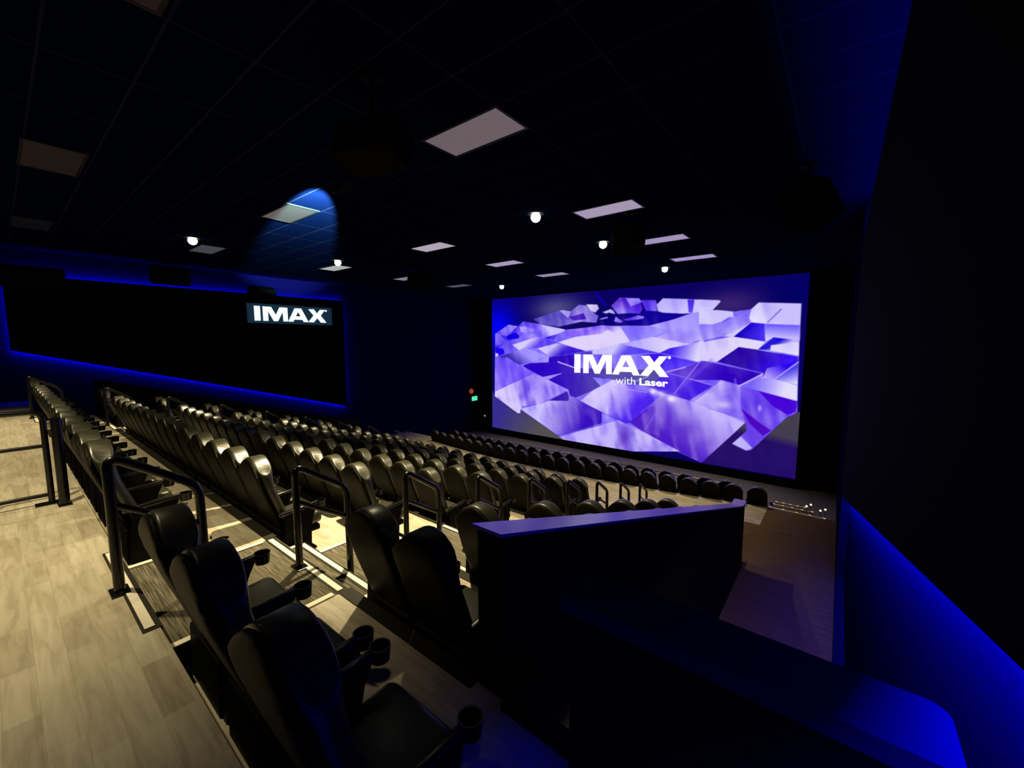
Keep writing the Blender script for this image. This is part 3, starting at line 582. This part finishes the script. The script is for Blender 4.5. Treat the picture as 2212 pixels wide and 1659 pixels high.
def arm_set(rt, sx):
    bm = nbm(); box(bm, sx-.031, sx+.031, .14, .56, AZ-.04, AZ, bev=.013, seg=3)
    for v in bm.verts:
        v.co.z -= 0.03*max(0, (.24-v.co.y)/.10)
        if v.co.y > .42: v.co.x = sx+(v.co.x-sx)*(1-.3*(v.co.y-.42)/.1)
    a = build('armrest', bm, M['arm'], rt, True)
    bm = nbm(); n = 20; ro, ri = .052, .044; cy = .60
    for z0, z1, r0, r1 in ((AZ-.075, AZ-.002, ro-.006, ro), (AZ-.002, AZ-.002, ro, ri), (AZ-.002, AZ-.068, ri, ri-.004)):
        A = [bm.verts.new((sx+r0*math.cos(2*PI*i/n), cy+r0*math.sin(2*PI*i/n), z0)) for i in range(n)]
        B = [bm.verts.new((sx+r1*math.cos(2*PI*i/n), cy+r1*math.sin(2*PI*i/n), z1)) for i in range(n)]
        for i in range(n): bm.faces.new((A[i], A[(i+1) % n], B[(i+1) % n], B[i]))
        if abs(z1-AZ+.068) < 1e-6: bm.faces.new(B)
        if abs(z0-AZ+.075) < 1e-6: bm.faces.new(A[::-1])
    build('cup_holder', bm, M['arm'], a, True)
    bm = nbm(); prism_x(bm, sx-.022, sx+.022, [(.16, .0), (.46, .0), (.47, .30), (.50, .44), (.55, AZ-.035), (.20, AZ-.05), (.20, .48), (.19, .30)])
    build('seat_base', bm, M['base'], rt)
PITCH = .615
seat1 = make_seat(); arm_set(seat1, PITCH/2)            # one armrest on its right
seat2 = make_seat(); arm_set(seat2, PITCH/2); arm_set(seat2, -PITCH/2)   # end seat, both armrests
PITCHF = .615
used = {}
def place(x, y, z, label, group, both=False):
    first = seat2 if both else seat1
    if both not in used: used[both] = 1; o = first; o.location = (x, y, z); _kc[o.name] = [(c, kids(c)) for c in kids(o)]
    else: o = dup(first, (x, y, z))
    return tag(o, label, 'seat', group)
ROW = ['back row'] + ['%s row from the back' % ORD[k] for k in range(1, 8)]
XC = [-5.25, -4.92, -4.90, -4.87, -4.86, -4.85, -4.85, -4.85]
NAMES = {}
for k in range(8):
    z = -R*(k+1); y = .455+1.168*k
    for i in range(13 if k == 0 else 14):
        x = XC[k]-(PITCH+(.02 if k == 0 else 0))*i
        place(x, y, z, 'black cinema seat, %s, middle block, %s from the right-hand stairs' % (ROW[k], ORD[i]), 'cinema seats', i == (12 if k == 0 else 13))
    xr = [-2.78, -2.12, -1.36] if k == 0 else [-2.69, -2.075]
    for i, x in enumerate(xr):
        place(x, y, z, 'black cinema seat, %s, right block, %s from the right-hand stairs' % (ROW[k], ORD[i]), 'cinema seats', i == 0 or x == -1.36)
    for i in range(2):
        place(-14.82-PITCH*i, y, z, 'black cinema seat, %s, left block, %s from the left-hand stairs' % (ROW[k], ORD[i]), 'cinema seats', i == 1)
for i in range(23):
    x = -1.68-PITCHF*i
    place(x, yfront(x), -3.75, 'dark cinema seat below the cross aisle, rear of two rows, %s from the right' % ORD[i], 'front section seats')
for i in range(21):
    x = -2.62-PITCHF*i
    place(x, y2(x), -3.9, 'dark cinema seat in the front row by the rail, %s from the right' % ORD[i], 'front section seats')

# ------------------------------------------------------------------ handrails
def handrail(x, name_label, k, grp, proto=[None]):
    z = -R*k; loc = (x, .40+T*k, z)
    if proto[0] is None:
        rt = empty('stair_handrail', loc)
        bm = nbm(); tube(bm, [(0, 0, 0), (0, 0, .95), (0, .48, .62), (0, .49, -.35)], .031, 12, .10, 6); build('rail_loop', bm, M['rail'], rt, True)
        bm = nbm(); tube(bm, [(0, 0, .62), (0, .488, .31)], .022, 10); build('middle_rail', bm, M['rail'], rt, True)
        for yy, zz in ((0, 0), (.49, -.35)):
            bm = nbm(); box(bm, -.075, .075, yy-.05, yy+.05, zz, zz+.012, bev=.003)
            for sx in (-.055, .055): cyl(bm, (sx, yy, zz+.01), (sx, yy, zz+.025), .012, n=8)
            build('base_plate', bm, M['rail'], rt)
        proto[0] = rt
        o = rt
    else: o = dup(proto[0], loc)
    return tag(o, name_label, 'handrail', grp)
for k in range(9):
    handrail(-3.74, 'black looped handrail on the right-hand stairs, %s down from the back' % ORD[k], k, 'right-hand stair handrails')
for k in range(9):
    handrail(-13.93, 'black looped handrail on the left-hand stairs, %s down from the back' % ORD[k], k, 'left-hand stair handrails')

# guard rail at the back aisle, left edge of the picture
rt = empty('guard_rail', (-6.42, 0.25, 0)); tag(rt, 'black guard rail with bars on the back aisle floor, left edge', 'railing')
bm = nbm(); tube(bm, [(0, 0, 0), (0, 0, .98), (0, -2.6, .98)], .026, 12, .10); build('top_rail', bm, M['rail'], rt, True)
for zz in (.62, .10): bm = nbm(); tube(bm, [(0, 0, zz), (0, -2.6, zz)], .02, 10); build('cross_rail', bm, M['rail'], rt, True)
for yy in (-1.3, -2.6): bm = nbm(); tube(bm, [(0, yy, 0), (0, yy, .98)], .024, 10); build('post', bm, M['rail'], rt, True)
for yy in (-.42, -.85): bm = nbm(); tube(bm, [(0, yy, .10), (0, yy, .62)], .011, 8); build('baluster', bm, M['rail'], rt, True)
bm = nbm(); box(bm, -.06, .06, -.12, .10, 0, .012); build('base_plate', bm, M['rail'], rt)
rt = empty('guard_post', (-6.26, 0.33, 0)); tag(rt, 'thick black post standing beside the guard rail end', 'post')
bm = nbm(); tube(bm, [(0, 0, 0), (0, 0, .92)], .042, 14); build('post', bm, M['rail'], rt, True)
bm = nbm(); box(bm, -.07, .07, -.05, .05, 0, .012); build('base_plate', bm, M['rail'], rt)
# rail in front of the front row
rt = empty('front_rail', (-8, 15.05, -4.0)); tag(rt, 'long thin rail in front of the front row, below the screen', 'railing')
bm = nbm(); tube(bm, [(-5.2, 0, .90), (5.7, 0, .90)], .03, 10); build('top_rail', bm, M['steel'], rt, True)
for i in range(10): bm = nbm(); tube(bm, [(-5.1+1.19*i, 0, 0), (-5.1+1.19*i, 0, .88)], .022, 8); build('post', bm, M['rail'], rt, True)

# lit nosings on the steps down at the far right, and tiny step lights
for i, (y, z, xr) in enumerate(((13.85, -3.15, -0.06), (14.7, -3.33, -0.36), (15.5, -3.51, -0.57))):
    rt = empty('lit_step_nosing', (-1, y, z)); tag(rt, 'lit nosing strip on the far right-hand steps, %s of three' % ('lowest', 'middle', 'top')[2-i] , 'step light', 'lit step nosings')
    bm = nbm(); box(bm, -.38, xr+1, -.05, .0, .001, .02); build('strip', bm, M['nosing'], rt)
    for j in range(5):
        bm = nbm(); xx = -.34+(xr+1+.32)*j/4; box(bm, xx-.03, xx+.03, -.005, .006, .004, .022); build('bead', bm, M['steplight'], rt)
for i, p in enumerate(((-.51, 14.5, -3.11), (-.41, 14.5, -3.04), (-.18, 14.5, -3.16), (-.07, 14.5, -3.10))):
    rt = empty('step_marker_light', p); tag(rt, 'tiny white marker light right of the far steps, %s from the left' % ORD[i], 'light', 'marker lights')
    bm = nbm(); bmesh.ops.create_uvsphere(bm, u_segments=10, v_segments=6, radius=.028); build('lens', bm, M['steplight'], rt)
    bm = nbm(); cyl(bm, (0, .02, 0), (0, .05, 0), .02, n=8); box(bm, -.006, .006, .03, .045, -.6, 0); build('stalk', bm, M['black'], rt)

# ------------------------------------------------------------------ ceiling fixtures
TX = [-3.74, -8.88, -14.02]; TY = [0.72, 3.92, 7.67, 10.72, 13.6]
TE = {(0, 1): (.135, .105, .115), (0, 2): (.36, .29, .42), (0, 3): (.34, .27, .45), (0, 4): (.33, .26, .50), (1, 0): (.007, .0035, .003), (1, 1): (.12, .10, .095),  # light reflected by the switched-off panels, put in as emission
      (1, 2): (.42, .36, .46), (1, 3): (.36, .30, .46), (1, 4): (.28, .23, .36), (2, 0): (.0012, .0012, .002), (2, 1): (.05, .055, .065), (2, 2): (.40, .42, .42),
      (2, 3): (.2, .2, .25), (2, 4): (.08, .07, .10), (0, 0): (.01, .004, .006)}
cn = ['right-hand', 'middle', 'left-hand']; rn = ['back row', 'second row from the back', 'third row from the back', 'fourth row from the back', 'row nearest the screen']
for i, x in enumerate(TX):
    for j, y in enumerate(TY):
        rt = empty('ceiling_light_panel', (x, y, CEIL)); c = TE[(i, j)]
        tag(rt, 'rectangular ceiling light panel with painted glow, %s column, %s' % (cn[i], rn[j]), 'ceiling light', 'ceiling light panels')
        bm = nbm()
        for a in ((-.635, .635, -.31, -.275), (-.635, .635, .275, .31), (-.635, -.60, -.275, .275), (.60, .635, -.275, .275)): box(bm, *a, -.022, -.0005)
        build('frame', bm, M['tlight'], rt)
        bm = nbm(); box(bm, -.60, .60, -.275, .275, -.018, -.004)
        mx_ = max(c); build('diffuser', bm, mat('diffuser_%s%s' % ('abc'[i], 'abcde'[j]), (.012, .012, .013), .6, .2, 0, tuple(v/mx_ for v in c), mx_*1.0), rt)
for i, (x, y, p) in enumerate(LAMPS):
    rt = empty('recessed_downlight', (x, y, CEIL))
    side = 'right-hand' if x > -7 else ('left-hand' if x < -11 else 'middle')
    n = [q for q in LAMPS if abs(q[0]-x) < 1]; n.sort(key=lambda q: -q[1]); r_ = [abs(q[1]-y) < .01 for q in n].index(True)
    tag(rt, 'small bright round downlight, %s line, %s from the screen' % (side, ORD[r_]), 'downlight', 'ceiling downlights')
    bm = nbm(); nn = 24
    A = [[bm.verts.new((r*math.cos(2*PI*k/nn), r*math.sin(2*PI*k/nn), z)) for k in range(nn)] for r, z in ((.17, -.001), (.17, -.02), (.12, -.02), (.115, -.002))]
    for a, b in zip(A, A[1:]):
        for k in range(nn): bm.faces.new((a[k], a[(k+1) % nn], b[(k+1) % nn], b[k]))
    build('trim_ring', bm, M['tlight'], rt, True)
    bm = nbm(); bmesh.ops.create_uvsphere(bm, u_segments=20, v_segments=10, radius=.10)
    for v in bm.verts: v.co.z = v.co.z-.075  # ball shape put in for the round glare of the lamp
    build('lens', bm, M['lamp'], rt, True)
    l = bpy.data.lights.new('downlight_lamp', 'SPOT'); l.energy = p; l.color = WARM; l.spot_size = math.radians(92 if y < 2 else 84); l.spot_blend = 1.0; l.shadow_soft_size = .06
    o = bpy.data.objects.new('downlight_lamp', l); link(o, rt); o.location = (0, 0, -.19)

# ------------------------------------------------------------------ loudspeakers
def speaker(name, loc, size, rz, tilt, label, hang=0.0, wallx=None):
    rt = empty(name, loc, rz); tag(rt, label, 'loudspeaker', 'surround loudspeakers')
    w_, d_, h_ = size; Rm = Matrix.Rotation(tilt, 4, 'X')
    bm = nbm()
    vs = box(bm, -w_/2, w_/2, -d_/2, d_/2, -h_/2, h_/2, bev=.02)
    bmesh.ops.transform(bm, matrix=Rm, verts=bm.verts[:]); build('cabinet', bm, M['speaker'], rt)
    bm = nbm(); box(bm, -w_/2+.03, w_/2-.03, d_/2, d_/2+.015, -h_/2+.03, h_/2-.03, bev=.004)
    bmesh.ops.transform(bm, matrix=Rm, verts=bm.verts[:]); build('grille', bm, M['grille'], rt)
    bm = nbm()
    if hang: cyl(bm, (0, 0, 0), (0, 0, hang), .03, n=10); box(bm, -.1, .1, -.1, .1, hang-.02, hang)
    if wallx is not None:
        L = abs(wallx-loc[0]); box(bm, -.05, .05, -L, 0, -.04, .04)
    build('bracket', bm, M['speaker'], rt)
    return rt
speaker('hanging_speaker', (-3.53, 8.18, 3.76), (.62, .46, .5), .5, -.35, 'black loudspeaker hanging between two right-hand ceiling light panels', .5)
speaker('hanging_speaker', (-3.75, 2.50, 3.62), (.68, .40, .36), .3, -.3, 'black loudspeaker hanging from the ceiling above the middle rows', .64)
speaker('hanging_speaker', (-0.53, 7.6, 3.70), (.58, .50, .62), .9, -.5, 'black tilted loudspeaker hanging near the right wall', .56)
speaker('hanging_speaker', (-11.6, 9.4, 3.84), (.75, .5, .42), .0, -.3, 'black loudspeaker hanging by the left-hand downlights near the screen', .42)
speaker('wall_speaker', (-17.6, 3.83, 3.88), (1.0, .5, .52), -PI/2, -.35, 'black loudspeaker on the left wall above the glowing panel, rear one', 0, X_L)
speaker('wall_speaker', (-17.55, 6.57, 3.54), (.85, .5, .45), -PI/2, -.3, 'black loudspeaker on the left wall right above the lit sign', 0, X_L)
speaker('wall_speaker', (-17.4, 0.5, 3.45), (1.8, .55, .5), -PI/2, -.3, 'black loudspeaker at the rear top corner of the left panel', 0, X_L)

# assumed projector, added to throw the patch of light on the ceiling
rt = empty('assumed_projector', (-5.5, 3.15, 3.80)); tag(rt, 'assumed small projector under the ceiling, added to light a patch of tiles', 'projector')
bm = nbm(); box(bm, -.13, .13, -.07, .07, -.055, .055, bev=.012); build('housing', bm, M['speaker'], rt)
bm = nbm(); cyl(bm, (-.16, 0, 0), (-.22, 0, 0), .04, n=14); build('lens_tube', bm, M['tlight'], rt)
bm = nbm(); cyl(bm, (.12, 0, .06), (.12, 0, .47), .007, n=8); build('stem', bm, M['speaker'], rt)
l = bpy.data.lights.new('added_patch_light', 'SPOT'); l.energy = 30000; l.color = (.55, .95, .85); l.spot_size = math.radians(21); l.spot_blend = .5; l.shadow_soft_size = .03
o = bpy.data.objects.new('added_patch_light', l); link(o, rt); o.location = (-.30, 0, 0)
o.rotation_euler = (Vector((-12.0, 5.45, 4.78))-Vector((-5.8, 3.15, 3.80))).to_track_quat('-Z', 'Y').to_euler()

# exit sign and strobe near the front left corner
rt = empty('exit_sign', (-18.12, 18.78, -1.9)); tag(rt, 'small glowing green exit sign on the far left wall near the screen', 'sign')
bm = nbm(); box(bm, 0, .08, -.28, .28, -.17, .17, bev=.01); build('housing', bm, M['speaker'], rt)
bm = nbm(); box(bm, .08, .09, -.25, .25, -.14, .14); build('sign_face', bm, M['exit'], rt)
rt = empty('fire_strobe', (-18.12, 18.55, -1.42)); tag(rt, 'small round red strobe above the green exit sign', 'strobe')
bm = nbm(); cyl(bm, (0, 0, 0), (.06, 0, 0), .16, n=20); build('back_plate', bm, M['red'], rt)
bm = nbm(); cyl(bm, (.06, 0, 0), (.11, 0, 0), .10, .07, n=16); build('lens', bm, M['red'], rt)

for i, p in enumerate(((-17.33, 18.86, -2.66), (-17.23, 18.86, -2.94))):
    rt = empty('indicator_light', p); tag(rt, 'tiny pale indicator light beside the lower left corner of the screen, %s one' % ('upper', 'lower')[i], 'light', 'indicator lights')
    bm = nbm(); cyl(bm, (0, .36, 0), (0, .0, 0), .03, n=12); build('housing', bm, M['black'], rt)
    bm = nbm(); cyl(bm, (0, 0, 0), (0, -.02, 0), .035, n=12); build('lens', bm, M['plate'] if i == 0 else M['steplight'], rt)
